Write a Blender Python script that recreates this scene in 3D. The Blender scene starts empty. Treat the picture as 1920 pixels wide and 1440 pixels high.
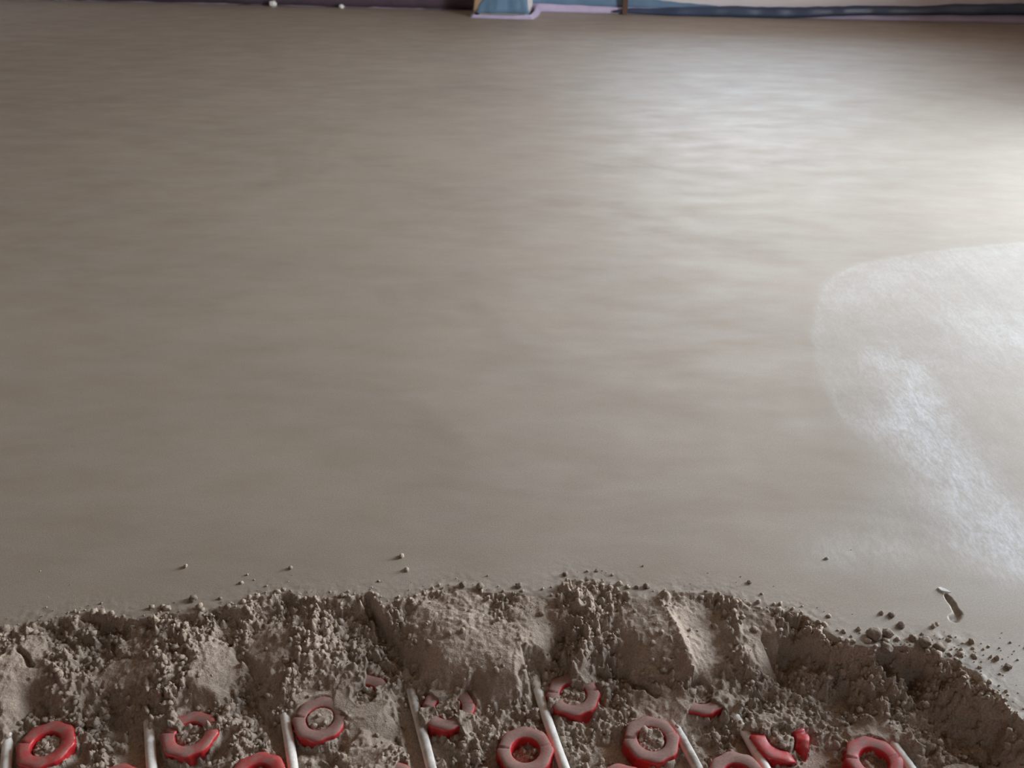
import bpy, bmesh, math, random
import numpy as np
from mathutils import Vector, Matrix, noise as mnoise

rng = np.random.default_rng(7)
random.seed(7)
S = bpy.context.scene
COL = S.collection

# ------------------------------------------------------------------ camera
F, PITCH, CAM_H = 1700.0, 31.0, 0.95
cd = bpy.data.cameras.new('camera'); cam = bpy.data.objects.new('camera', cd); COL.objects.link(cam)
cd.sensor_width = 36.0; cd.lens = F / 1920 * 36.0; cd.clip_start = 0.02
cd.dof.use_dof = True; cd.dof.focus_distance = 1.3; cd.dof.aperture_fstop = 8.0
cam.location = (0, 0, CAM_H); cam.rotation_euler = (math.radians(90 - PITCH), 0, 0)
S.camera = cam

# ------------------------------------------------------------------ world, light, exposure
SKY_STRENGTH = 30.5
w = bpy.data.worlds.new('world'); S.world = w; w.use_nodes = True
nt = w.node_tree; nt.nodes.clear()
wo = nt.nodes.new('ShaderNodeOutputWorld'); wb = nt.nodes.new('ShaderNodeBackground')
tc = nt.nodes.new('ShaderNodeTexCoord'); sx = nt.nodes.new('ShaderNodeSeparateXYZ')
mr = nt.nodes.new('ShaderNodeMapRange'); mr.inputs[1].default_value = -1; mr.inputs[2].default_value = 1
cr = nt.nodes.new('ShaderNodeValToRGB')
e = cr.color_ramp.elements
e[0].position = 0.0; e[0].color = (0.20, 0.165, 0.12, 1)
e[1].position = 1.0; e[1].color = (0.58, 0.80, 1.08, 1)
for p, c in ((0.485, (0.26, 0.22, 0.16, 1)), (0.515, (1.0, 0.965, 0.90, 1)), (0.60, (0.95, 0.965, 0.96, 1)), (0.72, (0.78, 0.92, 1.08, 1))):
    k = e.new(p); k.color = c
nt.links.new(tc.outputs['Generated'], sx.inputs[0]); nt.links.new(sx.outputs['Z'], mr.inputs[0])
nt.links.new(mr.outputs[0], cr.inputs[0]); nt.links.new(cr.outputs[0], wb.inputs[0])
wb.inputs[1].default_value = SKY_STRENGTH
nt.links.new(wb.outputs[0], wo.inputs[0])
S.view_settings.view_transform = 'Standard'; S.view_settings.look = 'None'
S.view_settings.gamma = 1.0; S.view_settings.use_curve_mapping = False
S.view_settings.exposure = -0.09

# the room: the far wall is slightly turned, the side walls stand square to it
A0 = Vector((-2.83, 6.72)); A1 = Vector((3.10, 5.83))
WD = (A1 - A0).normalized(); WN = Vector((WD.y, -WD.x))          # along the far wall; from the wall into the room
def room(u, v, z=0.0):                                            # u along the far wall, v away from it into the room
    p = A0 + WD * u + WN * v
    return Vector((p.x, p.y, z))
U0, U1, V1, CEIL = -3.2, 6.13, 9.0, 2.5
DOORS = [('R', 2.85, 4.35, 0.03, 2.40)]                            # open doorway in the right wall: v0, v1, z0, z1
WINDOW = (3.6, 5.25, 0.98, 1.40)                                 # window in the far wall, above the picture: u0, u1, z0, z1
SIDE_FILL = (0.7, 1.3, 0.9, 1.75)                                          # unseen opening added in the left wall to fill the far left floor
REAR_FILL = (4.2, 4.5, 1.2, 1.65)                                      # unseen opening added behind the camera to brighten the foreground
def portal(name, c, nrm, sx_, sy_):
    ld = bpy.data.lights.new(name, 'AREA'); ld.shape = 'RECTANGLE'; ld.size = sx_; ld.size_y = sy_
    ld.cycles.is_portal = True
    o = bpy.data.objects.new(name, ld); COL.objects.link(o); o.location = c
    z = -Vector(nrm).normalized(); y = Vector((0, 0, 1)); x = y.cross(z).normalized()
    o.rotation_euler = Matrix((x, y, z)).transposed().to_euler()
_, dv0, dv1, dz0, dz1 = DOORS[0]
portal('door_portal', room(U1 + 0.40, (dv0 + dv1) / 2, (dz0 + dz1) / 2), (-WD.x, -WD.y, 0), dv1 - dv0, dz1 - dz0)

portal('side_fill_portal', room(U0 - 0.30, (SIDE_FILL[0] + SIDE_FILL[1]) / 2, (SIDE_FILL[2] + SIDE_FILL[3]) / 2), (WD.x, WD.y, 0), SIDE_FILL[1] - SIDE_FILL[0], SIDE_FILL[3] - SIDE_FILL[2])
portal('rear_fill_portal', room((REAR_FILL[0] + REAR_FILL[1]) / 2, V1 + 0.30, (REAR_FILL[2] + REAR_FILL[3]) / 2), (-WN.x, -WN.y, 0), REAR_FILL[1] - REAR_FILL[0], REAR_FILL[3] - REAR_FILL[2])
portal('window_portal', room((WINDOW[0] + WINDOW[1]) / 2, -0.30, (WINDOW[2] + WINDOW[3]) / 2), (WN.x, WN.y, 0), WINDOW[1] - WINDOW[0], WINDOW[3] - WINDOW[2])

# ------------------------------------------------------------------ helpers
CP, SP = math.cos(math.radians(PITCH)), math.sin(math.radians(PITCH))
def ray(px, py):
    x = (px - 960) / F; y = (720 - py) / F
    return Vector((x, CP + y * SP, -(SP - y * CP)))
def at(px, py, z=0.0):
    d = ray(px, py); t = (CAM_H - z) / -d.z
    return Vector((d.x * t, d.y * t, z))
def onwall(px, py, v=0.0):                                        # point on the plane v metres in front of the far wall -> (u, z)
    d = ray(px, py); o = A0 + WN * v
    t = (o.x * WN.x + o.y * WN.y) / (d.x * WN.x + d.y * WN.y)
    p = Vector((d.x * t, d.y * t)) - A0
    return p.dot(WD), CAM_H + d.z * t

def link(name, me, m=None, parent=None, loc=None):
    o = bpy.data.objects.new(name, me); COL.objects.link(o)
    if m is not None: me.materials.clear(); me.materials.append(m)
    if parent is not None: o.parent = parent
    if loc is not None: o.location = loc
    return o
def from_bm(name, bm, m, parent=None, loc=None, smooth=False):
    bmesh.ops.recalc_face_normals(bm, faces=bm.faces)
    me = bpy.data.meshes.new(name); bm.to_mesh(me); bm.free()
    if smooth: me.shade_smooth()
    return link(name, me, m, parent, loc)
def empty(name, loc=(0, 0, 0)):
    o = bpy.data.objects.new(name, None); COL.objects.link(o); o.location = loc; o.empty_display_size = 0.05
    return o
def tag(o, label=None, cat=None, group=None, kind=None):
    if label: o['label'] = label
    if cat: o['category'] = cat
    if group: o['group'] = group
    if kind: o['kind'] = kind
    return o
def prism(bm, pts, z0, z1):                                       # vertical prism over a ground polygon
    a = [bm.verts.new((p[0], p[1], z0)) for p in pts]; b = [bm.verts.new((p[0], p[1], z1)) for p in pts]
    n = len(pts); bm.faces.new(a[::-1]); bm.faces.new(b)
    for i in range(n): bm.faces.new((a[i], a[(i + 1) % n], b[(i + 1) % n], b[i]))
def rbox(bm, u0, u1, v0, v1, z0, z1):
    prism(bm, [room(u0, v0), room(u1, v0), room(u1, v1), room(u0, v1)], z0, z1)
def grid_mesh(name, V, nx, ny, m, parent=None, smooth=True):
    idx = np.arange(nx * ny).reshape(ny, nx)
    f = np.stack([idx[:-1, :-1], idx[:-1, 1:], idx[1:, 1:], idx[1:, :-1]], -1).reshape(-1, 4)
    return poly_mesh(name, V, f, m, parent, smooth)
def poly_mesh(name, V, f, m, parent=None, smooth=True):
    me = bpy.data.meshes.new(name); k = f.shape[1]
    me.vertices.add(len(V)); me.vertices.foreach_set('co', np.ascontiguousarray(V, dtype=np.float32).ravel())
    me.loops.add(f.size); me.loops.foreach_set('vertex_index', f.astype(np.int32).ravel())
    me.polygons.add(len(f)); me.polygons.foreach_set('loop_start', np.arange(0, f.size, k, dtype=np.int32))
    me.update(calc_edges=True)
    if smooth: me.shade_smooth()
    return link(name, me, m, parent)

def sstep(a, b, x):
    t = np.clip((x - a) / (b - a), 0, 1); return t * t * (3 - 2 * t)
def hash2(ix, iy, s):
    h = (ix.astype(np.int64) * 374761393 + iy.astype(np.int64) * 668265263 + s * 974711) & 0xffffffff
    h = ((h ^ (h >> 13)) * 1274126177) & 0xffffffff
    return ((h ^ (h >> 16)) & 0xffffff) / float(0xffffff)
def vnoise(x, y, s=0):
    ix = np.floor(x); iy = np.floor(y); fx = x - ix; fy = y - iy
    fx = fx * fx * (3 - 2 * fx); fy = fy * fy * (3 - 2 * fy)
    a = hash2(ix, iy, s); b = hash2(ix + 1, iy, s); c = hash2(ix, iy + 1, s); d = hash2(ix + 1, iy + 1, s)
    return (a * (1 - fx) + b * fx) * (1 - fy) + (c * (1 - fx) + d * fx) * fy - 0.5
def fbm(x, y, f, o, s=0):
    r = 0; a = 1.0
    for k in range(o): r = r + a * vnoise(x * f, y * f, s + k); f *= 2.03; a *= 0.5
    return r
def domes(x, y, cell, s, fill=0.75):                              # rounded lumps: one per cell, random radius, returns height / cell
    X = x / cell; Y = y / cell; ix = np.floor(X); iy = np.floor(Y); out = np.zeros_like(X)
    for dx in (-1, 0, 1):
        for dy in (-1, 0, 1):
            jx = ix + dx; jy = iy + dy
            cx = jx + hash2(jx, jy, s); cy = jy + hash2(jx, jy, s + 1)
            r = 0.25 + 0.42 * hash2(jx, jy, s + 2); keep = hash2(jx, jy, s + 3) < fill
            q = ((X - cx) ** 2 + (Y - cy) ** 2) / (r * r)
            out = np.maximum(out, np.where(keep, np.sqrt(np.clip(1 - q, 0, 1)) * r, 0))
    return out
def seg_dist(X, Y, pts):                                          # distance to a polyline and the parameter along it
    best = np.full(X.shape, 1e9); par = np.zeros(X.shape); n = len(pts) - 1
    for i in range(n):
        a = pts[i]; b = pts[i + 1]; dx, dy = b[0] - a[0], b[1] - a[1]
        t = np.clip(((X - a[0]) * dx + (Y - a[1]) * dy) / (dx * dx + dy * dy), 0, 1)
        d = np.hypot(X - a[0] - t * dx, Y - a[1] - t * dy)
        m = d < best; best = np.where(m, d, best); par = np.where(m, (i + t) / n, par)
    return best, par

# ------------------------------------------------------------------ materials
def mat(name):
    m = bpy.data.materials.new(name); m.use_nodes = True
    nt = m.node_tree; b = nt.nodes['Principled BSDF']
    return m, nt, b
def N(nt, t, **kw):
    n = nt.nodes.new(t)
    for k, v in kw.items(): setattr(n, k, v)
    return n
def tex(nt, scale, detail=4, rough=0.55, stretch=None, dist=0.0):
    c = N(nt, 'ShaderNodeTexCoord'); t = N(nt, 'ShaderNodeTexNoise')
    t.inputs['Scale'].default_value = scale; t.inputs['Detail'].default_value = detail
    t.inputs['Roughness'].default_value = rough; t.inputs['Distortion'].default_value = dist
    if stretch:
        mp = N(nt, 'ShaderNodeMapping'); mp.inputs['Scale'].default_value = stretch[:3]
        if len(stretch) > 3: mp.inputs['Rotation'].default_value = (0, 0, stretch[3])
        nt.links.new(c.outputs['Object'], mp.inputs[0]); nt.links.new(mp.outputs[0], t.inputs['Vector'])
    else: nt.links.new(c.outputs['Object'], t.inputs['Vector'])
    return t.outputs['Fac']
def mapr(nt, v, a, b, c, d):
    m = N(nt, 'ShaderNodeMapRange'); m.inputs[1].default_value = a; m.inputs[2].default_value = b
    m.inputs[3].default_value = c; m.inputs[4].default_value = d; nt.links.new(v, m.inputs[0]); return m.outputs[0]
def math2(nt, op, a, b):
    m = N(nt, 'ShaderNodeMath', operation=op)
    for i, v in enumerate((a, b)):
        if isinstance(v, (int, float)): m.inputs[i].default_value = v
        else: nt.links.new(v, m.inputs[i])
    return m.outputs[0]
def mixc(nt, f, a, b):
    m = N(nt, 'ShaderNodeMix', data_type='RGBA')
    if isinstance(f, (int, float)): m.inputs[0].default_value = f
    else: nt.links.new(f, m.inputs[0])
    for i, v in ((6, a), (7, b)):
        if isinstance(v, tuple): m.inputs[i].default_value = (*v[:3], 1)
        else: nt.links.new(v, m.inputs[i])
    return m.outputs[2]
def bump(nt, b, h, strength, dist):
    n = N(nt, 'ShaderNodeBump'); n.inputs['Strength'].default_value = strength; n.inputs['Distance'].default_value = dist
    nt.links.new(h, n.inputs['Height'])
    if b.inputs['Normal'].is_linked: nt.links.new(b.inputs['Normal'].links[0].from_socket, n.inputs['Normal'])
    nt.links.new(n.outputs[0], b.inputs['Normal'])
def plain(name, col, rough=0.6, scale=30, var=0.15, bmp=0.0, metallic=0.0):
    m, nt, b = mat(name)
    f = tex(nt, scale); lo = tuple(c * (1 - var) for c in col); hi = tuple(min(1, c * (1 + var)) for c in col)
    nt.links.new(mixc(nt, f, lo, hi), b.inputs['Base Color']); b.inputs['Roughness'].default_value = rough
    b.inputs['Metallic'].default_value = metallic
    if bmp: bump(nt, b, tex(nt, scale * 2), bmp, 0.01)
    return m

SAND2 = (0.356, 0.288, 0.230)
SAND = (0.338, 0.284, 0.226)
def screed_material():
    m, nt, b = mat('smoothed_screed')
    big = tex(nt, 1.3, 5, 0.6, (1, 1.6, 1)); mid = tex(nt, 7, 5, 0.6, (0.7, 1.6, 1, 0.5)); gr = tex(nt, 420, 2, 0.6)
    c = mixc(nt, mapr(nt, big, 0.3, 0.7, 0, 1), tuple(x * 0.90 for x in SAND), tuple(x * 1.10 for x in SAND))
    c = mixc(nt, mapr(nt, mid, 0.35, 0.72, 0, 0.50), c, (0.42, 0.385, 0.335))
    c = mixc(nt, mapr(nt, gr, 0.3, 0.7, 0, 0.55), c, tuple(x * 0.62 for x in SAND))
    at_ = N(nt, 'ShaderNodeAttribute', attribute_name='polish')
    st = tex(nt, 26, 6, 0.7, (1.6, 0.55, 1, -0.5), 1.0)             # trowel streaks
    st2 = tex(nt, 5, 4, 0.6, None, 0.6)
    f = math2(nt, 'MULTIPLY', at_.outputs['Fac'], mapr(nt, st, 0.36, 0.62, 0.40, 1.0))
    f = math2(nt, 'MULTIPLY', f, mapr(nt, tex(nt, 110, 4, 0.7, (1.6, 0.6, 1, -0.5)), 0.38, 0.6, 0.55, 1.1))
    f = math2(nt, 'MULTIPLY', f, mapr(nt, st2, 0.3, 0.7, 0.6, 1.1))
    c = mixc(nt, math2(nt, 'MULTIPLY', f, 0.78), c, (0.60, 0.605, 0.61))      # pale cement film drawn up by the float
    nt.links.new(c, b.inputs['Base Color'])
    r = mapr(nt, mid, 0.3, 0.75, 0.64, 0.51)
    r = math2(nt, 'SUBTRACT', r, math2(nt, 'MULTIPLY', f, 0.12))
    nt.links.new(r, b.inputs['Roughness'])
    b.inputs['Specular IOR Level'].default_value = 0.42
    bump(nt, b, tex(nt, 1.7, 3, 0.45, (0.8, 1.2, 1, 0.4), 0.8), 0.6, 0.020)
    bump(nt, b, tex(nt, 520, 2, 0.7), 0.35, 0.0006)
    return m
def loose_material(name='crumbly_screed', k=1.0):
    m, nt, b = mat(name)
    c = mixc(nt, mapr(nt, tex(nt, 14, 5, 0.6), 0.3, 0.7, 0, 1), tuple(x * 0.80 * k for x in SAND2), tuple(x * 1.08 * k for x in SAND2))
    c = mixc(nt, mapr(nt, tex(nt, 380, 3, 0.7), 0.42, 0.75, 0, 0.8), c, tuple(x * 0.45 * k for x in SAND))
    nt.links.new(c, b.inputs['Base Color']); b.inputs['Roughness'].default_value = 0.9
    b.inputs['Specular IOR Level'].default_value = 0.25
    bump(nt, b, tex(nt, 420, 3, 0.75), 0.9, 0.0016)
    return m
def dusty(name, col, rough, dustcol, base_amt):
    m, nt, b = mat(name)
    g = N(nt, 'ShaderNodeNewGeometry'); s = N(nt, 'ShaderNodeSeparateXYZ'); nt.links.new(g.outputs['Normal'], s.inputs[0])
    up = mapr(nt, s.outputs['Z'], 0.45, 0.95, 0.12, 1)
    at_ = N(nt, 'ShaderNodeAttribute', attribute_name='dust', attribute_type='OBJECT')
    nz = tex(nt, 60, 5, 0.7)
    n2 = math2(nt, 'SUBTRACT', math2(nt, 'ADD', nz, math2(nt, 'MULTIPLY', at_.outputs['Fac'], 0.6)), 0.5 - base_amt)
    f = math2(nt, 'MULTIPLY', mapr(nt, n2, 0.0, 0.45, 0, 0.92), up)
    cc = mixc(nt, mapr(nt, tex(nt, 300, 2), 0.3, 0.7, 0, 1), tuple(x * 0.75 for x in dustcol), dustcol)
    nt.links.new(mixc(nt, f, col, cc), b.inputs['Base Color'])
    nt.links.new(mapr(nt, f, 0, 1, rough, 0.9), b.inputs['Roughness'])
    bump(nt, b, tex(nt, 300, 3, 0.7), 0.15, 0.001)
    return m
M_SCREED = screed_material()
M_LOOSE = loose_material(k=1.38)
M_CLOD = loose_material('clod_screed', 0.92)
M_RED = dusty('red_plastic', (0.58, 0.014, 0.022), 0.26, (0.34, 0.24, 0.20), 0.10)
M_PIPE = dusty('white_pipe_plastic', (0.88, 0.85, 0.79), 0.30, (0.30, 0.25, 0.20), -0.04)
M_PLASTER = plain('white_plaster', (0.72, 0.68, 0.70), 0.85, 6, 0.06, 0.2)
M_CEIL = plain('ceiling_plaster', (0.55, 0.46, 0.40), 0.9, 3, 0.05)
M_ROOMWALL = plain('side_wall_plaster', (0.42, 0.34, 0.295), 0.9, 3, 0.08)
M_LILAC = plain('lilac_foam', (0.50, 0.44, 0.62), 0.7, 20, 0.15)
M_NAVY = plain('dark_blue_film', (0.035, 0.055, 0.105), 0.35, 8, 0.3)
M_BLUE = plain('pale_blue_film', (0.13, 0.225, 0.34), 0.3, 7, 0.35)
M_SHADEFILM = plain('shade_tinted_film', (0.085, 0.06, 0.085), 0.5, 9, 0.4)  # film left of the pillar, the pillar's shade mixed into its colour
M_CARD = plain('tan_cardboard', (0.40, 0.28, 0.18), 0.85, 12, 0.15)
M_WHITE = plain('white_scrap', (0.80, 0.79, 0.78), 0.5, 15, 0.05)
M_WOOD = plain('dark_wood', (0.10, 0.055, 0.035), 0.7, 14, 0.3)
M_GLASSFRAME = plain('white_frame', (0.75, 0.75, 0.74), 0.4, 10, 0.03)

# ------------------------------------------------------------------ setting: walls, ceiling
bm = bmesh.new(); rbox(bm, U0 - 0.3, U1 + 0.4, -0.2, V1 + 0.3, -0.16, -0.081); SUBFLOOR = tag(from_bm('floor', bm, M_ROOMWALL), kind='structure'); SUBFLOOR.name = 'floor_base'
def holed_wall(name, box, hole, axis, m):
    """a wall with one rectangular opening; axis 'v' runs along v, 'u' along u"""
    bm = bmesh.new(); a0, a1, b0, b1 = box; h0, h1, z0, z1 = hole
    def seg(p0, p1, q0, q1):
        if p1 - p0 < 1e-4 or q1 - q0 < 1e-4: return
        if axis == 'v': rbox(bm, b0, b1, p0, p1, q0, q1)
        else: rbox(bm, p0, p1, b0, b1, q0, q1)
    seg(a0, h0, -0.08, CEIL); seg(h1, a1, -0.08, CEIL); seg(h0, h1, -0.08, z0); seg(h0, h1, z1, CEIL)
    return tag(from_bm(name, bm, m), kind='structure')
holed_wall('wall_right', (0.0, V1, U1, U1 + 0.4), DOORS[0][1:], 'v', M_ROOMWALL)
holed_wall('wall_back', (U0 - 0.3, U1 + 0.4, -0.25, 0.0), WINDOW, 'u', M_PLASTER)
holed_wall('wall_left', (0.0, V1, U0 - 0.25, U0), SIDE_FILL, 'v', M_ROOMWALL)
holed_wall('wall_front', (U0 - 0.3, U1 + 0.4, V1, V1 + 0.25), REAR_FILL, 'u', M_ROOMWALL)
bm = bmesh.new(); rbox(bm, U0 - 0.3, U1 + 0.4, -0.25, V1 + 0.3, CEIL, CEIL + 0.2); tag(from_bm('ceiling', bm, M_CEIL), kind='structure')

# ------------------------------------------------------------------ studs and pipes: where they are
STUD_TOP, R_OUT, R_IN = -0.045, 0.0355, 0.0180
SHEET_Z = -0.069
# px, py, dust, fill below top, drop in front (m), exposed arcs (degrees, 90 = away from the camera), label, broken
STUDS = [
 (85, 1394, 0.25, 0.004, 0.023, [(0, 360)], None),
 (355, 1375, 0.42, 0.002, 0.021, [(160, 375), (30, 132)], None),
 (600, 1346, 0.72, 0.000, 0.018, [(0, 360)], None),
 (840, 1326, 0.85, 0.000, 0.009, [(140, 185), (225, 300), (-20, 50)], None),
 (1075, 1300, 0.75, 0.003, 0.002, [(95, 200), (215, 395)], None),
 (1313, 1298, 0.80, 0.000, 0.002, [(235, 315)], None),
 (985, 1405, 0.62, 0.013, 0.023, [(0, 360)], None),
 (1222, 1384, 0.78, 0.002, 0.023, [(0, 360)], None),
 (1466, 1380, 0.12, 0.001, 0.022, [(165, 385)], 'cracked red stud, its front wall split and jagged'),
 (1385, 1454, 0.75, 0.008, 0.016, [(0, 360)], None),
 (1640, 1424, 0.35, 0.014, 0.021, [(0, 360)], None),
 (482, 1455, 0.2, 0.005, 0.022, [(0, 360)], None),
 (212, 1478, 0.3, 0.005, 0.016, [(0, 360)], None),
 (682, 1303, 0.75, 0.000, 0.002, [(35, 92)], None),
 (724, 1470, 0.55, 0.000, 0.003, [(20, 70)], None),
 (1168, 1478, 0.4, 0.004, 0.012, [(0, 360)], None),
 (935, 1500, 0.4, 0.004, 0.012, [(0, 360)], None),
 (1560, 1490, 0.4, 0.004, 0.012, [(0, 360)], None),
 (1820, 1485, 0.4, 0.000, 0.002, [(180, 270)], None),
]
SPOS = [at(s[0], s[1], STUD_TOP) for s in STUDS]
PIPE_R, PIPE_Z = 0.0068, -0.0565
# pipe centre line in px (far end first), and how it rises out of the sand
PIPES = [
 ([(14, 1330), (11, 1400), (4, 1480)], 0.35, 'white pipe at the left edge beside the first red stud'),
 ([(276, 1335), (280, 1400), (286, 1490)], 0.28, 'white pipe running just left of the half dusted second red stud'),
 ([(534, 1340), (543, 1395), (556, 1490)], 0.36, 'white pipe beside a trench, left of the flush dusty octagonal stud'),
 ([(768, 1280), (785, 1345), (800, 1400), (822, 1490)], 0.12, 'sand coated white pipe beside the deepest dark trench'),
 ([(996, 1244), (1022, 1330), (1046, 1400), (1080, 1490)], 0.03, 'long white pipe rising out of the sand, right of the hollow stud'),
 ([(1268, 1360), (1292, 1402), (1338, 1490)], 0.30, 'stained white pipe right of the stud filled level with sand'),
 ([(1392, 1355), (1418, 1402), (1468, 1490)], 0.04, 'thin white pipe between two red studs, left of the cracked stud'),
 ([(1668, 1378), (1690, 1408), (1750, 1490)], 0.22, 'white pipe at the right, beside the rightmost red stud'),
]
PPTS = [[at(x, y, PIPE_Z + PIPE_R) for x, y in p[0]] for p in PIPES]

# ------------------------------------------------------------------ near strip: broken screed edge as a height field
EDGE = [(-160, 1215), (-60, 1195), (0, 1186), (40, 1168), (90, 1160), (170, 1150), (215, 1158), (255, 1162), (310, 1150), (345, 1152), (400, 1140),
        (450, 1140), (480, 1118), (530, 1112), (590, 1120), (640, 1122), (690, 1110), (715, 1135), (745, 1128), (800, 1108), (850, 1100),
        (900, 1108), (960, 1112), (1035, 1122), (1046, 1100), (1062, 1088), (1110, 1086), (1160, 1100), (1180, 1122), (1218, 1124), (1235, 1112),
        (1290, 1110), (1335, 1112), (1368, 1116), (1400, 1128), (1430, 1140), (1470, 1142), (1510, 1152), (1540, 1180), (1590, 1206), (1640, 1216), (1690, 1210),
        (1740, 1222), (1790, 1240), (1830, 1262), (1870, 1300), (1910, 1345), (1960, 1390), (2060, 1450), (2300, 1560)]
CTRL = '''30 1215 -4;30 1260 -13;25 1320 -30;15 1390 -49;100 1190 -14;120 1250 -17;100 1320 -34;150 1375 -50;160 1440 -51;200 1185 -20;210 1235 -27;205 1285 -34;190 1330 -46;290 1185 -10;285 1250 -18;275 1310 -34;
235 1400 -56;350 1180 -8;385 1230 -16;380 1290 -28;420 1330 -42;440 1400 -49;440 1165 -14;470 1205 -25;500 1260 -30;540 1300 -38;485 1345 -60;500 1400 -54;540 1130 -5;590 1190 -14;600 1240 -22;600 1290 -40;
665 1320 -46;680 1380 -47;645 1425 -51;690 1145 -14;690 1175 -26;700 1215 -36;655 1245 -30;745 1240 -40;760 1190 -24;722 1262 -42;800 1130 -4;820 1180 -8;840 1230 -15;850 1275 -34;900 1145 -4;920 1215 -12;
965 1265 -22;965 1305 -42;925 1345 -52;890 1400 -53;800 1265 -36;1000 1150 -7;1010 1200 -18;1045 1235 -38;1075 1120 4;1110 1105 5;1140 1118 -2;1085 1165 -12;1120 1195 -16;1090 1230 -22;1115 1262 -42;1060 1190 -24;
1180 1150 -8;1200 1200 -14;1235 1250 -28;1155 1238 -40;1200 1290 -46;1150 1300 -48;1240 1135 -1;1265 1180 -4;1292 1230 -12;1315 1268 -34;1335 1140 -12;1335 1185 -20;1345 1225 -28;1372 1135 -2;1385 1190 -10;1405 1235 -22;
1440 1262 -40;1420 1165 -7;1455 1185 -10;1462 1225 -42;1480 1280 -48;1520 1178 0;1565 1208 -2;1620 1222 -1;1540 1222 -44;1600 1250 -52;1650 1265 -52;1700 1265 -36;1580 1295 -54;1640 1330 -42;1670 1345 -38;1550 1350 -56;
1700 1225 1;1760 1255 -10;1760 1295 -24;1780 1335 -36;1830 1300 -6;1870 1335 -6;1910 1375 -8;1840 1355 -30;1850 1405 -48;1905 1420 -30;1760 1405 -51;1590 1415 -55;1510 1440 -55;1330 1340 -52;1400 1330 -54;1250 1330 -50;
1130 1370 -58;1310 1420 -55;1100 1430 -53;860 1440 -55;730 1400 -47;600 1430 -55;380 1440 -55;60 1480 -57;300 1490 -58;600 1490 -58;900 1490 -58;1200 1490 -58;1500 1490 -58;1800 1490 -57;2000 1490 -50;-80 1300 -25;
-80 1400 -46;-80 1240 -10;2060 1480 -20;1960 1430 -12;238 1412 -66;235 1385 -60;500 1375 -66;470 1330 -62;738 1360 -66;750 1400 -66;730 1325 -60;65 1345 -58;1110 1405 -62;1150 1425 -63;1545 1425 -66;1530 1400 -60;
1850 1415 -62;1800 1400 -62;190 1335 -52;700 1405 -47;330 1435 -56;1340 1385 -60;1335 1410 -64'''
GX, GY0, GY1, DG = 1.02, 0.655, 1.14, 0.0014
nx = int(2 * GX / DG) + 1; ny = int((GY1 - GY0) / DG) + 1
X, Y = np.meshgrid(np.linspace(-GX, GX, nx), np.linspace(GY0, GY1, ny))
# signed distance to the edge: negative on the finished side
E2 = [at(x, y) for x, y in EDGE]
ex = np.array([p.x for p in E2]); ey = np.array([p.y for p in E2])
dist, _ = seg_dist(X, Y, E2)
under = Y < np.interp(X, ex, ey)
sd = np.where(under, dist, -dist) + 0.005 * fbm(X, Y, 55, 3, 11)
# thin plate spline through the control heights
cps = []
for s in CTRL.replace('\n', '').split(';'):
    a, b, c = [float(v) for v in s.split()]; p = at(a, b, c / 1000); cps.append((p.x, p.y, c / 1000))
for p in E2: cps.append((p.x, p.y, 0.0))
cps = np.array(cps)
def tps_fit(P):
    n = len(P); d2 = (P[:, None, 0] - P[None, :, 0]) ** 2 + (P[:, None, 1] - P[None, :, 1]) ** 2
    K = 0.5 * d2 * np.log(d2 + 1e-12) + np.eye(n) * 3e-5; Q = np.c_[np.ones(n), P[:, :2]]
    A = np.block([[K, Q], [Q.T, np.zeros((3, 3))]])
    return np.linalg.solve(A, np.r_[P[:, 2], 0, 0, 0])
def tps_eval(wt, P, x, y):
    out = wt[-3] + wt[-2] * x + wt[-1] * y
    for i in range(len(P)):
        d2 = (x - P[i, 0]) ** 2 + (y - P[i, 1]) ** 2
        out += wt[i] * 0.5 * d2 * np.log(d2 + 1e-12)
    return out
wt = tps_fit(cps)
cs = 4                                                             # coarse evaluation, then bilinear
xs = np.linspace(-GX, GX, nx // cs + 2); ys = np.linspace(GY0, GY1, ny // cs + 2)
Xc, Yc = np.meshgrid(xs, ys); Hc = tps_eval(wt, cps, Xc, Yc)
fx = (X + GX) / (2 * GX) * (len(xs) - 1); fy = (Y - GY0) / (GY1 - GY0) * (len(ys) - 1)
i0 = np.clip(fx.astype(int), 0, len(xs) - 2); j0 = np.clip(fy.astype(int), 0, len(ys) - 2); fx -= i0; fy -= j0
H = (Hc[j0, i0] * (1 - fx) + Hc[j0, i0 + 1] * fx) * (1 - fy) + (Hc[j0 + 1, i0] * (1 - fx) + Hc[j0 + 1, i0 + 1] * fx) * fy
H = H * (0.80 + 0.20 * sstep(-0.012, -0.042, H)); H = np.clip(H, -0.0675, 0.012)
# roughness of the surface: smooth trowel cut lobes against crumbled zones
SMOOTH = [(850, 1190, 95, 85), (930, 1230, 60, 70), (1210, 1190, 55, 70), (1300, 1190, 60, 80), (1420, 1200, 45, 60), (690, 1350, 50, 60), (35, 1270, 45, 70),
          (600, 1300, 60, 30), (1000, 1170, 50, 60), (500, 1215, 50, 45), (1650, 1345, 50, 20), (230, 1255, 60, 25), (400, 1250, 50, 50), (1250, 1300, 60, 30)]
R = np.ones_like(X)
for px, py, rx, ry in SMOOTH:
    c = at(px, py, -0.02); k = 0.00069
    q = ((X - c.x) / (rx * k)) ** 2 + ((Y - c.y) / (ry * k * 1.25)) ** 2
    R = np.minimum(R, sstep(0.5, 1.5, q + 0.5 * fbm(X, Y, 60, 2, 5)) * 0.85 + 0.15)
R = np.clip(R * (1.05 + 0.9 * fbm(X, Y, 30, 3, 21)), 0.12, 1.4)
lump = 0.014 * (fbm(X, Y, 42, 4, 31)) * R
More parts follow.
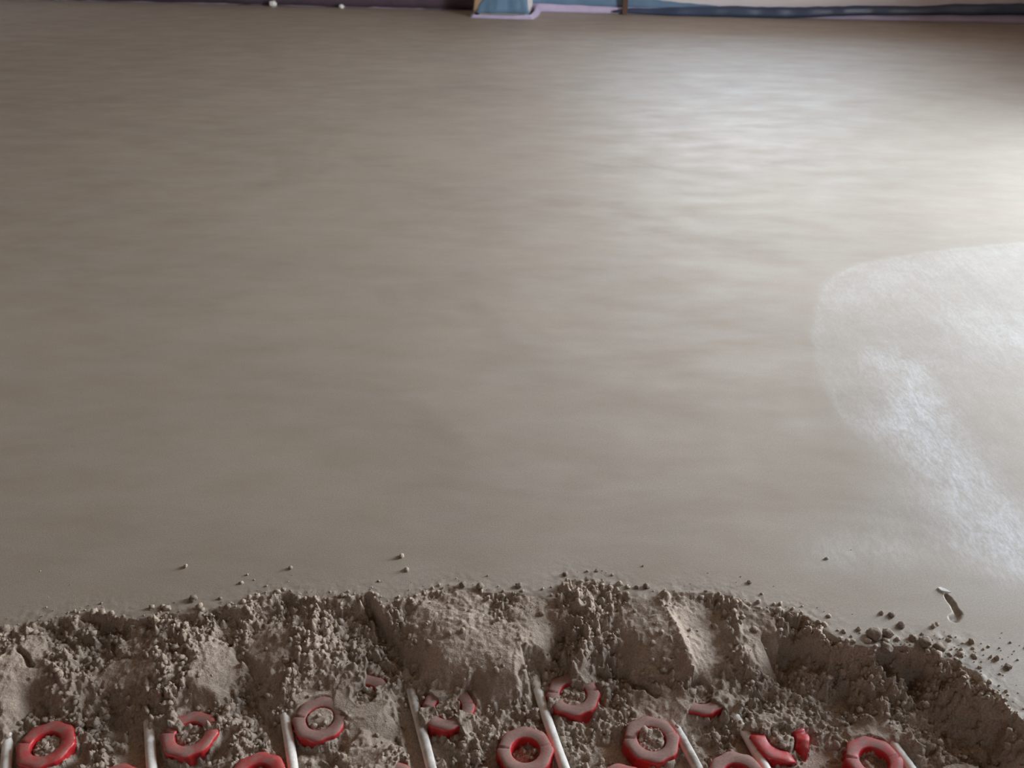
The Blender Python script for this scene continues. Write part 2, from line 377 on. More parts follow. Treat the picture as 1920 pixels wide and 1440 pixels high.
lump = lump + R * (0.013 * domes(X, Y, 0.013, 41, 0.40) + 0.010 * domes(X + .3, Y, 0.0075, 51, 0.55) + 0.0060 * domes(X, Y + .7, 0.0042, 61, 0.65) - 0.0052 - 0.007 * domes(X + .11, Y + .37, 0.0095, 161, 0.30) - 0.005 * domes(X + .71, Y + .17, 0.006, 171, 0.30))
lump = lump + 0.0016 * fbm(X, Y, 170, 3, 71)
HS = H + lump
# gouges and cracks: polyline px, half width m, depth m
for pts, hw, dp in [
    ([(690, 1135), (700, 1160), (735, 1185), (762, 1225)], 0.008, 0.012), ([(640, 1235), (690, 1215), (740, 1240)], 0.006, 0.007),
    ([(1140, 1225), (1185, 1255), (1235, 1278)], 0.007, 0.014), ([(1085, 1160), (1110, 1195), (1125, 1215)], 0.006, 0.010), ([(1065, 1150), (1075, 1165)], 0.007, 0.010),
    ([(1435, 1200), (1455, 1225), (1475, 1250)], 0.007, 0.012), ([(1480, 1215), (1560, 1240), (1650, 1255), (1720, 1262)], 0.016, 0.018), ([(120, 1165), (190, 1172), (260, 1180)], 0.010, 0.008), ([(700, 1150), (725, 1200), (765, 1240)], 0.010, 0.010), ([(1050, 1185), (1040, 1230), (1060, 1255)], 0.010, 0.010),
    ([(190, 1180), (240, 1195)], 0.009, 0.008), ([(40, 1230), (60, 1255)], 0.005, 0.012), ([(200, 1300), (205, 1340)], 0.014, 0.010),
    ([(430, 1205), (470, 1240), (490, 1275)], 0.008, 0.008), ([(1500, 1165), (1545, 1188), (1580, 1205)], 0.004, 0.012), ([(1330, 1285), (1350, 1300)], 0.014, 0.008)]:
    q = [at(x, y, -0.02) for x, y in pts]
    d, _ = seg_dist(X + 0.006 * fbm(X, Y, 70, 2, 81), Y + 0.006 * fbm(X, Y, 70, 2, 82), q)
    HS = HS - dp * (1 - sstep(0.3, 1.0, d / hw))
# ridges
for pts, hw, hh in [([(1225, 1118), (1245, 1150), (1268, 1190), (1290, 1235), (1302, 1262)], 0.011, 0.006), ([(1368, 1118), (1374, 1150), (1385, 1195)], 0.007, 0.005),
                    ([(1105, 1150), (1120, 1175), (1125, 1195)], 0.006, 0.009), ([(1055, 1225), (1085, 1245), (1110, 1260)], 0.007, 0.007),
                    ([(720, 1150), (770, 1160), (800, 1140)], 0.006, 0.004), ([(770, 1235), (790, 1265), (840, 1290)], 0.01, 0.004)]:
    q = [at(x, y, -0.015) for x, y in pts]; d, _ = seg_dist(X, Y, q)
    HS = HS + hh * np.clip(1 - d / hw, 0, 1)
TR = []
# along the pipes: sand lies level with the pipe, a trench on its left
for (pl, cov, lb), pp in zip(PIPES, PPTS):
    d, t = seg_dist(X, Y, pp)
    ux = pp[-1].x - pp[0].x; uy = pp[-1].y - pp[0].y
    left = (X - pp[0].x) * -uy + (Y - pp[0].y) * ux < 0             # on the left as the camera sees it
    ex_ = sstep(cov - 0.03, cov + 0.22, t + 0.14 * vnoise(X * 70, Y * 70, 91))
    top = PIPE_Z + PIPE_R
    cap = top + 0.003 - 0.0125 * ex_
    m = (1 - sstep(0.0085, 0.016, d)) * sstep(cov - 0.12, cov + 0.04, t)
    HS = np.where((t > 0.001) & (t < 0.999), HS * (1 - m) + np.minimum(HS, cap + lump * 0.4) * m, HS)
    inside = (t > 0.002) & (t < 0.999)
    deep = {0: 0.0, 2: 1.0, 3: 1.0, 1: 1.0}.get(PIPES.index((pl, cov, lb)), 0.35)
    TR.append(np.where(left & inside, (1 - sstep(0.020, 0.030, d + 0.010 * fbm(X, Y, 60, 2, 93))) * sstep(0.05, 0.25, t), 0) * deep)
# around and inside the studs
def in_arcs(ang, arcs):
    m = np.zeros(ang.shape, bool)
    for a, b in arcs: m |= ((ang - a) % 360) <= (b - a) + 1e-6
    return m
for s, c in zip(STUDS, SPOS):
    dx = X - c.x; dy = Y - c.y; r = np.hypot(dx, dy); ang = np.degrees(np.arctan2(dy, dx)); sel = r < 0.075
    wob = 0.0016 * fbm(X, Y, 120, 2, 101)
    fillz = STUD_TOP - s[3] + 0.45 * lump
    e = in_arcs(ang, s[5])
    front = 0.5 - 0.5 * dy / np.maximum(r, 1e-6)                     # 1 towards the camera
    outz = STUD_TOP - 0.001 - s[4] * sstep(0.2, 0.6, front)
    ring = (r > R_IN - 0.001 + wob) & (r < R_OUT + 0.003 + wob)
    HS = np.where(sel & (r <= R_IN - 0.001 + wob), fillz, HS)
    HS = np.where(sel & ring & e, np.minimum(HS, STUD_TOP - 0.006), HS)
    HS = np.where(sel & ring & ~e, np.maximum(HS, STUD_TOP + 0.0012 + 0.4 * np.abs(lump)), HS)
    if s[1] < 1440: HS = np.where(sel & (r > R_OUT + 0.002) & ~e, np.maximum(HS, STUD_TOP + 0.001 - 0.42 * (r - R_OUT - 0.003) + 0.7 * lump), HS)
    m = (1 - sstep(R_OUT + 0.010, R_OUT + 0.026, r)) * (r >= R_OUT + 0.003 + wob) * e
    HS = np.where(sel, HS * (1 - m) + np.minimum(HS, outz + 0.5 * lump) * m, HS)
for tr in TR: HS = HS * (1 - tr) + np.minimum(HS, -0.066 + lump * 0.3) * tr
HS = SHEET_Z + (HS - SHEET_Z) * sstep(GY0, GY0 + 0.05, Y)              # the spill thins out towards the bare mat
HS = np.maximum(HS, SHEET_Z + 0.0025)
# finished side: level, with a few granules and dents
HF = 0.0009 * fbm(X, Y, 12, 2, 3) * sstep(1.13, 1.08, Y) * 0
near = np.exp(-np.clip(-sd, 0, None) / 0.018)
HF = HF + near * 0.0016 * fbm(X, Y, 130, 3, 111)
rp = at(1740, 1215)
rr = np.exp(-(((X - rp.x) / 0.07) ** 2 + ((Y - rp.y) / 0.03) ** 2))
HF = HF + rr * 0.003 * (fbm(X, Y, 70, 3, 131) + 0.2)
gq = [at(x, y) for x, y in [(1774, 1116), (1788, 1132), (1796, 1150), (1788, 1160)]]; d, tt = seg_dist(X + 0.004 * fbm(X, Y, 90, 2, 141), Y, gq)
HF = HF - 0.007 * (1 - sstep(0.15, 1.0, d / (0.004 + 0.005 * tt)))
HF = HF * (1 - sstep(1.09, 1.13, Y))
bl = sstep(-0.001, 0.006, sd)
Z = HF * (1 - bl) + HS * bl
V = np.stack([X, Y, Z], -1).reshape(-1, 3)
idx = np.arange(nx * ny).reshape(ny, nx)
fq = np.stack([idx[:-1, :-1], idx[:-1, 1:], idx[1:, 1:], idx[1:, :-1]], -1)
loose_face = (sd[:-1, :-1] > 0.0005)
def submesh(f):
    u, inv = np.unique(f, return_inverse=True); return V[u], inv.reshape(f.shape)
vl, fl = submesh(fq[loose_face]); vf, ff = submesh(fq[~loose_face])

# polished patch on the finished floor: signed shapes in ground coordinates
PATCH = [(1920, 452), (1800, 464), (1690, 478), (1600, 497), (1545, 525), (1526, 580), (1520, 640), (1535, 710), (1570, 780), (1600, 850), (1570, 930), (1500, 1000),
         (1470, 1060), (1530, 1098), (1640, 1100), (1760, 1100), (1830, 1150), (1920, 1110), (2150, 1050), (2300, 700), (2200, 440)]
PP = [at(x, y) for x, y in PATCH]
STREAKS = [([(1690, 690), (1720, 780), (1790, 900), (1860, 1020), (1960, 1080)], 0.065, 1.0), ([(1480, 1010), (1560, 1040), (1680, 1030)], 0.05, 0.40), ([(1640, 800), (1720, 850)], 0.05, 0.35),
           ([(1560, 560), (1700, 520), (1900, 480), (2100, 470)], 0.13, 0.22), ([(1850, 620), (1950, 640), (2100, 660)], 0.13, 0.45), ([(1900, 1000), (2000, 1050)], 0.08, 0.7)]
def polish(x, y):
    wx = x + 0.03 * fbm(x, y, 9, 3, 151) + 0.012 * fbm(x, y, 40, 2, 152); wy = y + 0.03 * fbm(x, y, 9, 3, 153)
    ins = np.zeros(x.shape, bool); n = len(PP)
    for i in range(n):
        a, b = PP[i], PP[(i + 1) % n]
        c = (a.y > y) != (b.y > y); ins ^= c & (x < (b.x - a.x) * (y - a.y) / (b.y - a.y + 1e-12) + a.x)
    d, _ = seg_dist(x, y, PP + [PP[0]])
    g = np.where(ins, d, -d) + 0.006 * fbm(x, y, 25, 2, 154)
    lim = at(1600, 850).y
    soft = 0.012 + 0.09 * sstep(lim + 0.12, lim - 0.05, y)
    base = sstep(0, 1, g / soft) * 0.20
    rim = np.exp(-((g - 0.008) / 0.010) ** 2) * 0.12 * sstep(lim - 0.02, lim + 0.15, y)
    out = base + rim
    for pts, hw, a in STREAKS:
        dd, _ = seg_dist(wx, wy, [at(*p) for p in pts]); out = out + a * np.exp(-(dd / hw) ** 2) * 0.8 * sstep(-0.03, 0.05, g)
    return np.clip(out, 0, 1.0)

# floor: near finished strip + coarse rest up to the walls
def axis(a, b, fine0, fine1, hf, hc):
    l = [np.arange(fine0, fine1, hf)]
    if fine0 - a > hc: l.insert(0, np.linspace(a, fine0, max(2, int((fine0 - a) / hc)))[:-1])
    l.append(np.linspace(fine1, b, max(2, int((b - fine1) / hc)))); return np.concatenate(l)
gx = axis(-7.0, 5.0, 0.25, 1.5, 0.011, 0.12); gy = axis(GY1, 8.0, GY1, 2.4, 0.011, 0.12)
FX, FY = np.meshgrid(gx, gy)
VF2 = np.stack([FX, FY, np.zeros_like(FX)], -1).reshape(-1, 3)
i2 = np.arange(FX.size).reshape(FX.shape)
f2 = np.stack([i2[:-1, :-1], i2[:-1, 1:], i2[1:, 1:], i2[1:, :-1]], -1).reshape(-1, 4)
cen = VF2[f2].mean(1); rel = np.stack([cen[:, 0] - A0.x, cen[:, 1] - A0.y], -1)
uu = rel @ np.array(WD); vv = rel @ np.array(WN)
f2 = f2[(uu > U0 - 0.2) & (uu < U1 + 0.2) & (vv > -0.2)]
# side pieces of the slab level with the near strip
side = []
for s in (-1, 1):
    x0, x1 = sorted((s * GX, s * 6.5)); side.append(np.array([(x0, 0.95 if s < 0 else GY0, 0), (x1, 0.95 if s < 0 else GY0, 0), (x1, GY1, 0), (x0, GY1, 0)]))
for q in list(side):                                              # broken-off front edge of the slab beyond the picture
    a, b = q[0], q[1]; side.append(np.array([(a[0], a[1], -0.078), (b[0], b[1], -0.078), b, a]))
VA = np.concatenate([vf, VF2, *side]); fA = np.concatenate([ff, f2 + len(vf), np.array([[0, 1, 2, 3], [4, 5, 6, 7], [8, 9, 10, 11], [12, 13, 14, 15]]) + len(vf) + len(VF2)])
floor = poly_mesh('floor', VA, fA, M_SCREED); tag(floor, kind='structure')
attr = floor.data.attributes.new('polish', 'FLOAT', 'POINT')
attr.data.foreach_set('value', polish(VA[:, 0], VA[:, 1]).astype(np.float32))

loose = poly_mesh('loose_screed', vl, fl, M_LOOSE)
tag(loose, 'rough crumbling edge of damp sand and cement screed spilling over the red studded panel', 'screed', kind='stuff')

# crumbs lying on the broken edge: real lumps, too many to count
bmi = bmesh.new(); bmesh.ops.create_icosphere(bmi, subdivisions=1, radius=1.0)
iv = np.array([v.co for v in bmi.verts]); itf = np.array([[v.index for v in f.verts] for f in bmi.faces]); bmi.free()
def crumbs(name, n_try, label):
    Vs, Fs = [], []; k = 0; off = 0
    px = rng.uniform(-0.85, 0.9, n_try); py = rng.uniform(GY0, 1.08, n_try)
    ii = np.clip(((px + GX) / DG).astype(int), 0, nx - 1); jj = np.clip(((py - GY0) / DG).astype(int), 0, ny - 1)
    r_ = R[jj, ii]; s_ = sd[jj, ii]; z_ = Z[jj, ii]
    dens = np.where(s_ > 0.004, np.clip((r_ - 0.35) * 0.95, 0.03, 1), 0.0) + 0.42 * np.exp(-np.abs(s_) / 0.007) * (r_ > 0.6) + 0.5 * np.exp(-(((px - rp.x) / 0.10) ** 2 + ((py - rp.y + 0.01) / 0.03) ** 2))
    dens = dens + 0.02 * np.exp(-np.clip(-s_, 0, None) / 0.05)
    # keep the stud rims and the bare pipes clear
    for s, c in zip(STUDS, SPOS):
        r = np.hypot(px - c.x, py - c.y); dens = np.where((r < R_OUT + np.where(py < c.y + 0.01, 0.015, 0.002)) & (r > R_IN - 0.004), 0, dens)
    for pp in PPTS:
        d, t = seg_dist(px, py, pp); dens = np.where((d < 0.010) & (t > 0.2), 0, dens)
    dens = np.where(z_ < -0.0625, dens * 0.25, dens)
    keep = rng.random(n_try) < dens
    for x, y, z in zip(px[keep], py[keep], z_[keep]):
        r = 0.0009 + 0.0044 * rng.random() ** 3.4
        v = iv * (1 + rng.uniform(-0.38, 0.34, (len(iv), 1))) * rng.uniform(0.7, 1.25, 3) * r
        a = rng.uniform(0, 6.28); ca, sa = math.cos(a), math.sin(a)
        v = np.stack([v[:, 0] * ca - v[:, 1] * sa, v[:, 0] * sa + v[:, 1] * ca, v[:, 2]], -1) + (x, y, z + r * 0.35)
        Vs.append(v); Fs.append(itf + off); off += len(iv)
    o = poly_mesh(name, np.concatenate(Vs), np.concatenate(Fs), M_LOOSE, None, False)
    return tag(o, label, 'crumbs', kind='stuff')
crumbs('screed_crumbs', 30000, 'loose grains and crumbs of damp screed strewn over the broken edge')

# ------------------------------------------------------------------ red studded panel
panel = empty('heating_mat', (0, 0.8, SHEET_Z))
tag(panel, 'red moulded plastic floor heating mat with hollow round studs, half buried in sand', 'heating mat')
def sheet_bm():
    bm = bmesh.new(); prism(bm, [(-1.15, -0.9), (1.15, -0.9), (1.15, 0.24), (-1.15, 0.24)], -0.0012, 0.0012)
    return bm
from_bm('sheet', sheet_bm(), M_RED, panel)
def stud_mesh(seed, broken=False):
    """hollow ring with a lobed outer wall, ribs, two slits in the rim and a rounded top edge"""
    bm = bmesh.new(); n = 96; h = STUD_TOP - SHEET_Z
    rnd = random.Random(seed)
    prof = [(1.06, 0.0), (1.0, 0.25), (0.985, 0.62), (1.0, 0.80), (0.99, 0.93), (0.95, 1.0), (0.80, 1.0), (0.57, 0.995), (0.53, 0.95), (0.505, 0.80), (0.49, 0.3), (0.48, 0.05)]
    rings = []
    for pr, pz in prof:
        ringv = []
        for i in range(n):
            a = 2 * math.pi * i / n; lob = 0.0
            if pr > 0.9:
                lob = 0.030 * math.cos(8 * a + 0.4)
                rib = max(0, math.cos(a * 14 + 1.0)) ** 8 * (1 if pz < 0.9 else 0.35)
                lob += 0.035 * rib
                if pz > 0.5 and pz < 0.75: lob -= 0.02
            rr = R_OUT * (pr + lob); z = h * pz
            for sa in (0.12, 2.95):                                  # slits
                dd = abs((a - sa + math.pi) % (2 * math.pi) - math.pi)
                if dd < 0.045 and pz > 0.7 and 0.6 < pr: z -= 0.006
            if broken:
                ad = math.degrees(a) % 360
                kh = float(np.interp(ad, [0, 18, 30, 150, 165, 182, 200, 235, 272, 286, 292, 318, 326, 345, 360], [0.95, 1.02, 0.6, 0.6, 0.9, 1.12, 1.05, 0.92, 0.80, 0.62, 0.18, 0.15, 0.82, 1.0, 0.95]))
                z *= kh; rr *= 1 + 0.16 * max(0.0, math.cos(math.radians(ad - 190))) ** 3 * pz - 0.22 * math.exp(-((ad - 270) / 25) ** 2) * (1 - pz)
            ringv.append(bm.verts.new((rr * math.cos(a), rr * math.sin(a), z)))
        rings.append(ringv)
    for r0, r1 in zip(rings, rings[1:]):
        for i in range(n): bm.faces.new((r0[i], r0[(i + 1) % n], r1[(i + 1) % n], r1[i]))
    c = bm.verts.new((0, 0, 0.001)); 
    for i in range(n): bm.faces.new((rings[-1][i], rings[-1][(i + 1) % n], c))
    bmesh.ops.recalc_face_normals(bm, faces=bm.faces)
    me = bpy.data.meshes.new('stud'); bm.to_mesh(me); bm.free(); me.shade_smooth(); me.materials.append(M_RED)
    return me
ME_STUD = stud_mesh(1); ME_BROKEN = stud_mesh(2, True)
for k, (s, c) in enumerate(zip(STUDS, SPOS)):
    o = bpy.data.objects.new('stud', ME_BROKEN if s[6] else ME_STUD); COL.objects.link(o); o.parent = panel
    o.location = (c.x, c.y - 0.8, 0.0); o.rotation_euler = (0, 0, 0.12 + 0.05 * math.sin(k * 3))
    o['dust'] = s[2]
    if s[6]: o['label'] = s[6]

sa, sb, s0 = Vector((0.174, 0.014)), Vector((0.104, -0.066)), SPOS[6]
for i in range(-9, 8):
    for j in range(1, 9):
        x, y = s0.x + sa.x * i + sb.x * (j % 2) + 0.012 * j, s0.y + sa.y * i + sb.y * j
        if abs(x) > 1.1 or y < 0.12 or y > 0.66 or any(math.hypot(x - c.x, y - c.y) < 0.085 for c in SPOS): continue
        if any(seg_dist(np.array([x]), np.array([y]), [pp[0], pp[-1] + (pp[-1] - pp[-2]) * 8])[0][0] < 0.044 for pp in PPTS): continue
        o = bpy.data.objects.new('stud', ME_STUD); COL.objects.link(o); o.parent = panel; o.location = (x, y - 0.8, 0); o['dust'] = 0.3
# ------------------------------------------------------------------ pipes
def tube_bm(path, r, n=20):
    bm = bmesh.new(); rings = []
    # resample
    P = []
    for i in range(len(path) - 1):
        for j in range(8): P.append(path[i].lerp(path[i + 1], j / 8))
    P.append(path[-1])
    for _ in range(6): P = [P[0]] + [(P[i - 1] + P[i] * 2 + P[i + 1]) / 4 for i in range(1, len(P) - 1)] + [P[-1]]
    for i, p in enumerate(P):
        t = (P[min(i + 1, len(P) - 1)] - P[max(i - 1, 0)]).normalized(); sd_ = t.cross(Vector((0, 0, 1))).normalized(); up = sd_.cross(t)
        rings.append([bm.verts.new(p + (sd_ * math.cos(2 * math.pi * k / n) + up * math.sin(2 * math.pi * k / n)) * r) for k in range(n)])
    for a, b in zip(rings, rings[1:]):
        for k in range(n): bm.faces.new((a[k], a[(k + 1) % n], b[(k + 1) % n], b[k]))
    bm.faces.new(rings[0]); bm.faces.new(rings[-1][::-1])
    return bm
for (pl, cov, lb), pp in zip(PIPES, PPTS):
    d = (pp[0] - pp[1]).normalized()
    path = [Vector((p.x, p.y, PIPE_Z)) for p in pp]
    e_ = (path[-1] - path[-2]).normalized(); path.append(path[-1] + e_ * 0.25); path.append(path[-1] + e_ * 0.25)
    path.insert(0, path[0] + Vector((d.x, d.y, -0.15)) * 0.05)
    o = from_bm('heating_pipe', tube_bm(path, PIPE_R), M_PIPE, smooth=True)
    tag(o, lb, 'pipe', 'white heating pipes between the studs'); o['dust'] = {3: 0.55, 5: 0.6, 4: 0.2}.get(PIPES.index((pl, cov, lb)), 0.15)

# ------------------------------------------------------------------ single clods on the finished screed
def clod_mesh(r, seed):
    bm = bmesh.new(); bmesh.ops.create_icosphere(bm, subdivisions=3, radius=1.0)
    o = Vector((seed * 7.3, seed * 1.7, 0))
    for v in bm.verts:
        k = 1 + 0.32 * mnoise.noise(v.co * 1.4 + o) + 0.20 * mnoise.noise(v.co * 3.5 + o) + 0.10 * mnoise.noise(v.co * 8 + o)
        v.co = v.co * k * r; v.co.z *= 0.8
    return bm
CLODS = [
 (363, 1122, 9, 'largest lone clod on the screed above the left of the broken edge'),
 (413, 1122, 4, 'tiny crumb on the screed right of the largest lone clod at left'),
 (427, 1137, 7, 'small clod close to the crumbled edge, right of the largest lone clod'),
 (8, 1180, 10, 'dark clod at the left end of the broken edge'),
 (190, 1131, 3, 'smallest crumb lying alone on the smooth screed at far left'),
 (642, 1116, 6, 'clod on the rim of the broken edge left of the groove'),
 (868, 1096, 8, 'rounded clod on the rim above the wide smooth scooped face'),
 (900, 1100, 9, 'clod on the rim at the right end of the wide smooth scooped face'),
 (973, 1098, 7, 'flat dark clod alone on the screed left of the highest crumb heap'),
 (1060, 1076, 6, 'dark clod alone on the screed just above the highest crumb heap'),
 (1119, 1070, 4, 'pale crumb on the screed, farthest from the broken edge'),
 (1194, 1101, 5, 'left one of two clods side by side right of the highest heap'),
 (1212, 1099, 7, 'right one of two clods side by side right of the highest heap'),
 (1405, 1092, 5, 'lone dark crumb on the pale screed above the twin smooth hollows'),
 (1610, 1180, 5, 'lone crumb left of the dark clod cluster at the right'),
 (1640, 1190, 15, 'biggest dark clod, left in the cluster on the right of the edge'),
 (1665, 1188, 11, 'dark clod touching the right side of the biggest clod'),
 (1664, 1210, 12, 'clod in front of the biggest pair in the right cluster'),
 (1672, 1153, 7, 'upper one of two crumbs trailing away above the right cluster'),
 (1690, 1172, 8, 'lower one of two crumbs trailing away above the right cluster'),
 (1712, 1196, 9, 'small clod between the right cluster and the round right-hand clod'),
 (1735, 1206, 13, 'broad dark clod in the middle of the right end row'),
 (1760, 1216, 12, 'round dark clod at the right end of the row'),
 (1890, 1250, 7, 'lone crumb on the screed near the right picture edge'),
]
for k, (px, py, rpx, lb) in enumerate(CLODS):
    r = rpx * 0.00066; c = at(px, py, r * 0.4)
    jj = int(np.clip((c.y - GY0) / DG, 0, ny - 1)); ii = int(np.clip((c.x + GX) / DG, 0, nx - 1))
    o = from_bm('screed_clod', clod_mesh(r, k + 1), M_CLOD, None, (c.x, c.y, max(Z[jj, ii], -0.006) + r * 0.5), True)
    tag(o, lb, 'clod', 'clods along the broken screed edge')
# white chip
bm = bmesh.new(); pts = [(-0.0075, 0.006), (-0.002, 0.0075), (0.004, 0.0015), (0.0085, -0.006), (0.004, -0.0065), (-0.004, -0.001)]
prism(bm, pts, 0.0, 0.0022)
for v in bm.verts: v.co.z += 0.25 * max(0, v.co.x)
bmesh.ops.bevel(bm, geom=bm.edges[:], offset=0.0006, segments=2, affect='EDGES')
c = at(1769, 1109); o = from_bm('white_chip', bm, M_WHITE, None, (c.x, c.y, 0.0006)); tag(o, 'small white chip lying on the screed beside a short gouge', 'chip')

# ------------------------------------------------------------------ far wall: edge strip, films, pillar
def px_line(x0, x1, n): return [x0 + (x1 - x0) * i / (n - 1) for i in range(n)]
def sheet(name, cols, thick, m, parent):
    """wavy upright film: cols = list of (u, v, z_bottom, z_top, lean)"""
    bm = bmesh.new(); fr, bk = [], []; K = 5
    for (u, v, zb, zt, ln) in cols:
        f_, b_ = [], []
        for k in range(K):
            t = k / (K - 1); z = zb + (zt - zb) * t; vo = v + ln * math.sin(t * math.pi) * 0.5 + ln * (1 - t)
            f_.append(bm.verts.new(room(u, vo + thick, z))); b_.append(bm.verts.new(room(u, vo, z)))
        fr.append(f_); bk.append(b_)
    n = len(cols)
    for i in range(n - 1):
        for k in range(K - 1):
            bm.faces.new((fr[i][k], fr[i + 1][k], fr[i + 1][k + 1], fr[i][k + 1])); bm.faces.new((bk[i][k], bk[i][k + 1], bk[i + 1][k + 1], bk[i + 1][k]))
        bm.faces.new((fr[i][0], bk[i][0], bk[i + 1][0], fr[i + 1][0])); bm.faces.new((fr[i][-1], fr[i + 1][-1], bk[i + 1][-1], bk[i][-1]))
    for i in (0, -1):
        for k in range(K - 1): bm.faces.new((fr[i][k], fr[i][k + 1], bk[i][k + 1], bk[i][k]))
    return from_bm(name, bm, m, parent, smooth=True)
def wob(x, s): return mnoise.noise(Vector((x * 0.02, s, 0))) + 0.5 * mnoise.noise(Vector((x * 0.06, s + 5, 0)))
def pxu(x): return onwall(x, 18 + 0.025 * (x - 1000), 0.0)[0]
def film_cols(x0, x1, n, v, top, bot, s, amp=0.012):
    out = []
    for x in px_line(x0, x1, n):
        zt = onwall(x, top(x), v)[1]; zb = max(0.0, onwall(x, bot(x), v)[1])
        out.append((pxu(x), v + amp * (0.6 + wob(x, s)), zb, max(zt + 0.006 * wob(x, s + 9), zb + 0.006), 0.012))
    return out
base = lambda x: 18 + 0.025 * (x - 1000)
def lerp_tab(tab):
    xs = [a for a, _ in tab]; ys_ = [b for _, b in tab]
    return lambda x: float(np.interp(x, xs, ys_))
# right of the pillar
strip = empty('edge_insulation_strip', room(pxu(1450), 0.02, 0.0))
tag(strip, 'lilac foam edge strip with blue film along the far wall, right of the pillar', 'edge strip')
inv = Matrix.Translation(-strip.location)
def under_strip(o, root): o.parent = root; o.matrix_parent_inverse = Matrix.Translation(-root.location); return o
under_strip(sheet('foam_strip', film_cols(1000, 1940, 60, 0.028, lerp_tab([(1000, 6), (1170, 13), (1500, 20), (1920, 25)]), lambda x: base(x) + 4, 1, 0.006), 0.012, M_LILAC, None), strip)
under_strip(sheet('film_fold', film_cols(1150, 1940, 70, 0.050, lerp_tab([(1150, 19), (1180, 15), (1230, 14), (1350, 11), (1500, 13), (1600, 10), (1700, 11), (1790, 7), (1920, 5)]),
            lerp_tab([(1150, 22), (1200, 25), (1300, 31), (1480, 33), (1580, 28), (1700, 27), (1920, 27)]), 2, 0.015), 0.004, M_NAVY, None), strip)['label'] = 'dark blue film folded over the strip'
under_strip(sheet('pale_film', film_cols(990, 1345, 40, 0.012, lerp_tab([(990, -14), (1180, -8), (1250, 2), (1345, 11)]), lerp_tab([(990, 8), (1170, 14), (1345, 18)]), 3, 0.008), 0.003, M_BLUE, None), strip)['label'] = 'pale blue film standing up'
# left of the pillar
strip2 = empty('edge_insulation_strip', room(pxu(550), 0.02, 0.0))
tag(strip2, 'edge strip with film coloured dark for shade along the far wall, left of the pillar', 'edge strip')
under_strip(sheet('foam_strip', film_cols(-200, 905, 50, 0.028, lambda x: base(x) - 6, lambda x: base(x) + 4, 4, 0.006), 0.012, M_LILAC, None), strip2)
under_strip(sheet('film_fold', film_cols(-200, 905, 80, 0.044, lambda x: base(x) - 40, lambda x: base(x) + 1.5 + 2.5 * wob(x, 12), 5, 0.022), 0.004, M_SHADEFILM, None), strip2)['label'] = 'film hanging over the strip, pillar shade put into its colour'
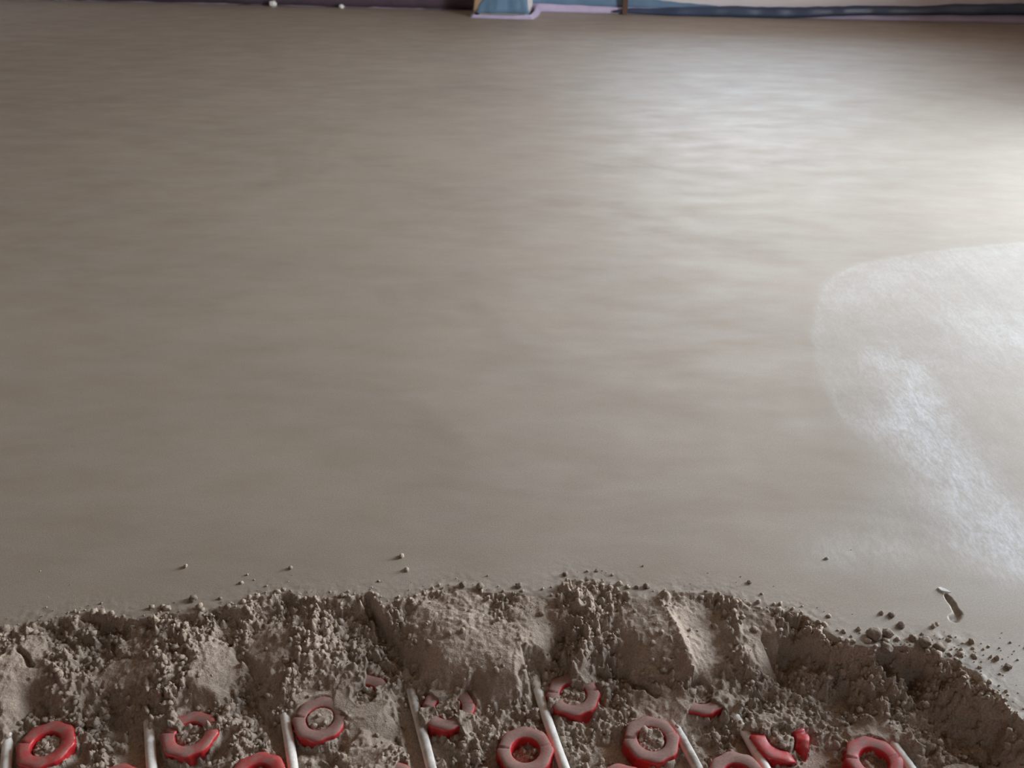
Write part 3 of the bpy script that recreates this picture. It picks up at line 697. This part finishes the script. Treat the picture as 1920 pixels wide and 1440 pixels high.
# pillar in front of the far wall
pu0, _ = onwall(893, 20, 0.30); pu1, _ = onwall(992, 20, 0.30)
pil = empty('pillar', room((pu0 + pu1) / 2, 0.15, 0.0))
tag(pil, 'white pillar standing out from the far wall, its foot wrapped in blue film', 'pillar')
bm = bmesh.new(); rbox(bm, pu0 + 0.012, pu1 - 0.012, 0.0, 0.30, 0.0, CEIL); bmesh.ops.bevel(bm, geom=bm.edges[:], offset=0.008, segments=2, affect='EDGES')
under_strip(from_bm('shaft', bm, M_PLASTER), pil)
def wrap(name, off, z0, zf, m, path, thick=0.004, n=60, amp=0.006, seed=1):
    """sheet following a path of (u, v) corners around the pillar foot"""
    P = []; L = [0]
    for a, b in zip(path, path[1:]): L.append(L[-1] + math.dist(a, b))
    bm = bmesh.new(); K = 6; out, inn = [], []
    for i in range(n):
        s = L[-1] * i / (n - 1); j = max(q for q in range(len(path) - 1) if L[q] <= s + 1e-9); t = (s - L[j]) / (L[j + 1] - L[j])
        u = path[j][0] + (path[j + 1][0] - path[j][0]) * t; v = path[j][1] + (path[j + 1][1] - path[j][1]) * t
        cu, cv = (pu0 + pu1) / 2, 0.15; du, dv = (u - cu), (v - cv); l = math.hypot(du, dv); du /= l; dv /= l
        o_, n_ = [], []
        for k in range(K):
            z = z0 + (zf(i / (n - 1)) - z0) * k / (K - 1)
            d = off + amp * (1 + mnoise.noise(Vector((s * 22, z * 14, seed)))) + 0.02 * (1 - k / (K - 1)) ** 3
            o_.append(bm.verts.new(room(u + du * (d + thick), v + dv * (d + thick), z))); n_.append(bm.verts.new(room(u + du * d, v + dv * d, z)))
        out.append(o_); inn.append(n_)
    for i in range(n - 1):
        for k in range(K - 1):
            bm.faces.new((out[i][k], out[i + 1][k], out[i + 1][k + 1], out[i][k + 1])); bm.faces.new((inn[i][k], inn[i][k + 1], inn[i + 1][k + 1], inn[i + 1][k]))
        bm.faces.new((out[i][0], inn[i][0], inn[i + 1][0], out[i + 1][0])); bm.faces.new((out[i][-1], out[i + 1][-1], inn[i + 1][-1], inn[i][-1]))
    for i in (0, -1):
        for k in range(K - 1): bm.faces.new((out[i][k], out[i][k + 1], inn[i][k + 1], inn[i][k]))
    return under_strip(from_bm(name, bm, m, smooth=True), pil)
lo, hi = pu0, pu1
wrap('film_wrap', 0.006, 0.03, lambda t: 0.075 + 0.30 * t if t < 0.35 else 0.20 - 0.25 * max(0, t - 0.75), M_BLUE, [(lo + 0.035, 0.30), (lo + 0.31, 0.30)], n=70, amp=0.012, seed=3)['label'] = 'crumpled blue film'
wrap('cardboard_corner', 0.001, 0.03, lambda t: 0.30, M_CARD, [(lo, 0.06), (lo, 0.30), (lo + 0.055, 0.30)], n=30, amp=0.001, seed=5)
wrap('foam_strip', 0.014, 0.0, lambda t: 0.016 + 0.026 * max(0, t - 0.55) / 0.45, M_LILAC, [(lo, 0.10), (lo, 0.30), (hi, 0.30), (hi, 0.05)], thick=0.01, n=80, amp=0.004, seed=7)
# short dark stick standing at the wall, and a pale crumpled scrap
su, _ = onwall(1172, 10, 0.075)
bm = bmesh.new(); rbox(bm, su - 0.017, su + 0.017, 0.062, 0.088, 0.0, 0.42); bmesh.ops.bevel(bm, geom=bm.edges[:], offset=0.004, segments=2, affect='EDGES')
bmesh.ops.subdivide_edges(bm, edges=bm.edges[:], cuts=2)
for v in bm.verts: v.co += Vector((0.004, 0, 0)) * mnoise.noise(v.co * 9)
tag(from_bm('wooden_batten', bm, M_WOOD), 'short dark wooden batten standing upright against the far wall', 'batten')
for k, (px, r, lb) in enumerate([(512, 0.024, 'larger pale crumpled scrap at the foot of the far wall, left of the pillar'), (640, 0.016, 'smaller pale crumpled scrap at the wall foot, nearer the pillar')]):
    u, _ = onwall(px, base(px), 0.10); p = room(u, 0.10, r * 0.72)
    o = from_bm('crumpled_scrap', clod_mesh(r, 40 + k), M_WHITE, None, p, True); tag(o, lb, 'scrap')
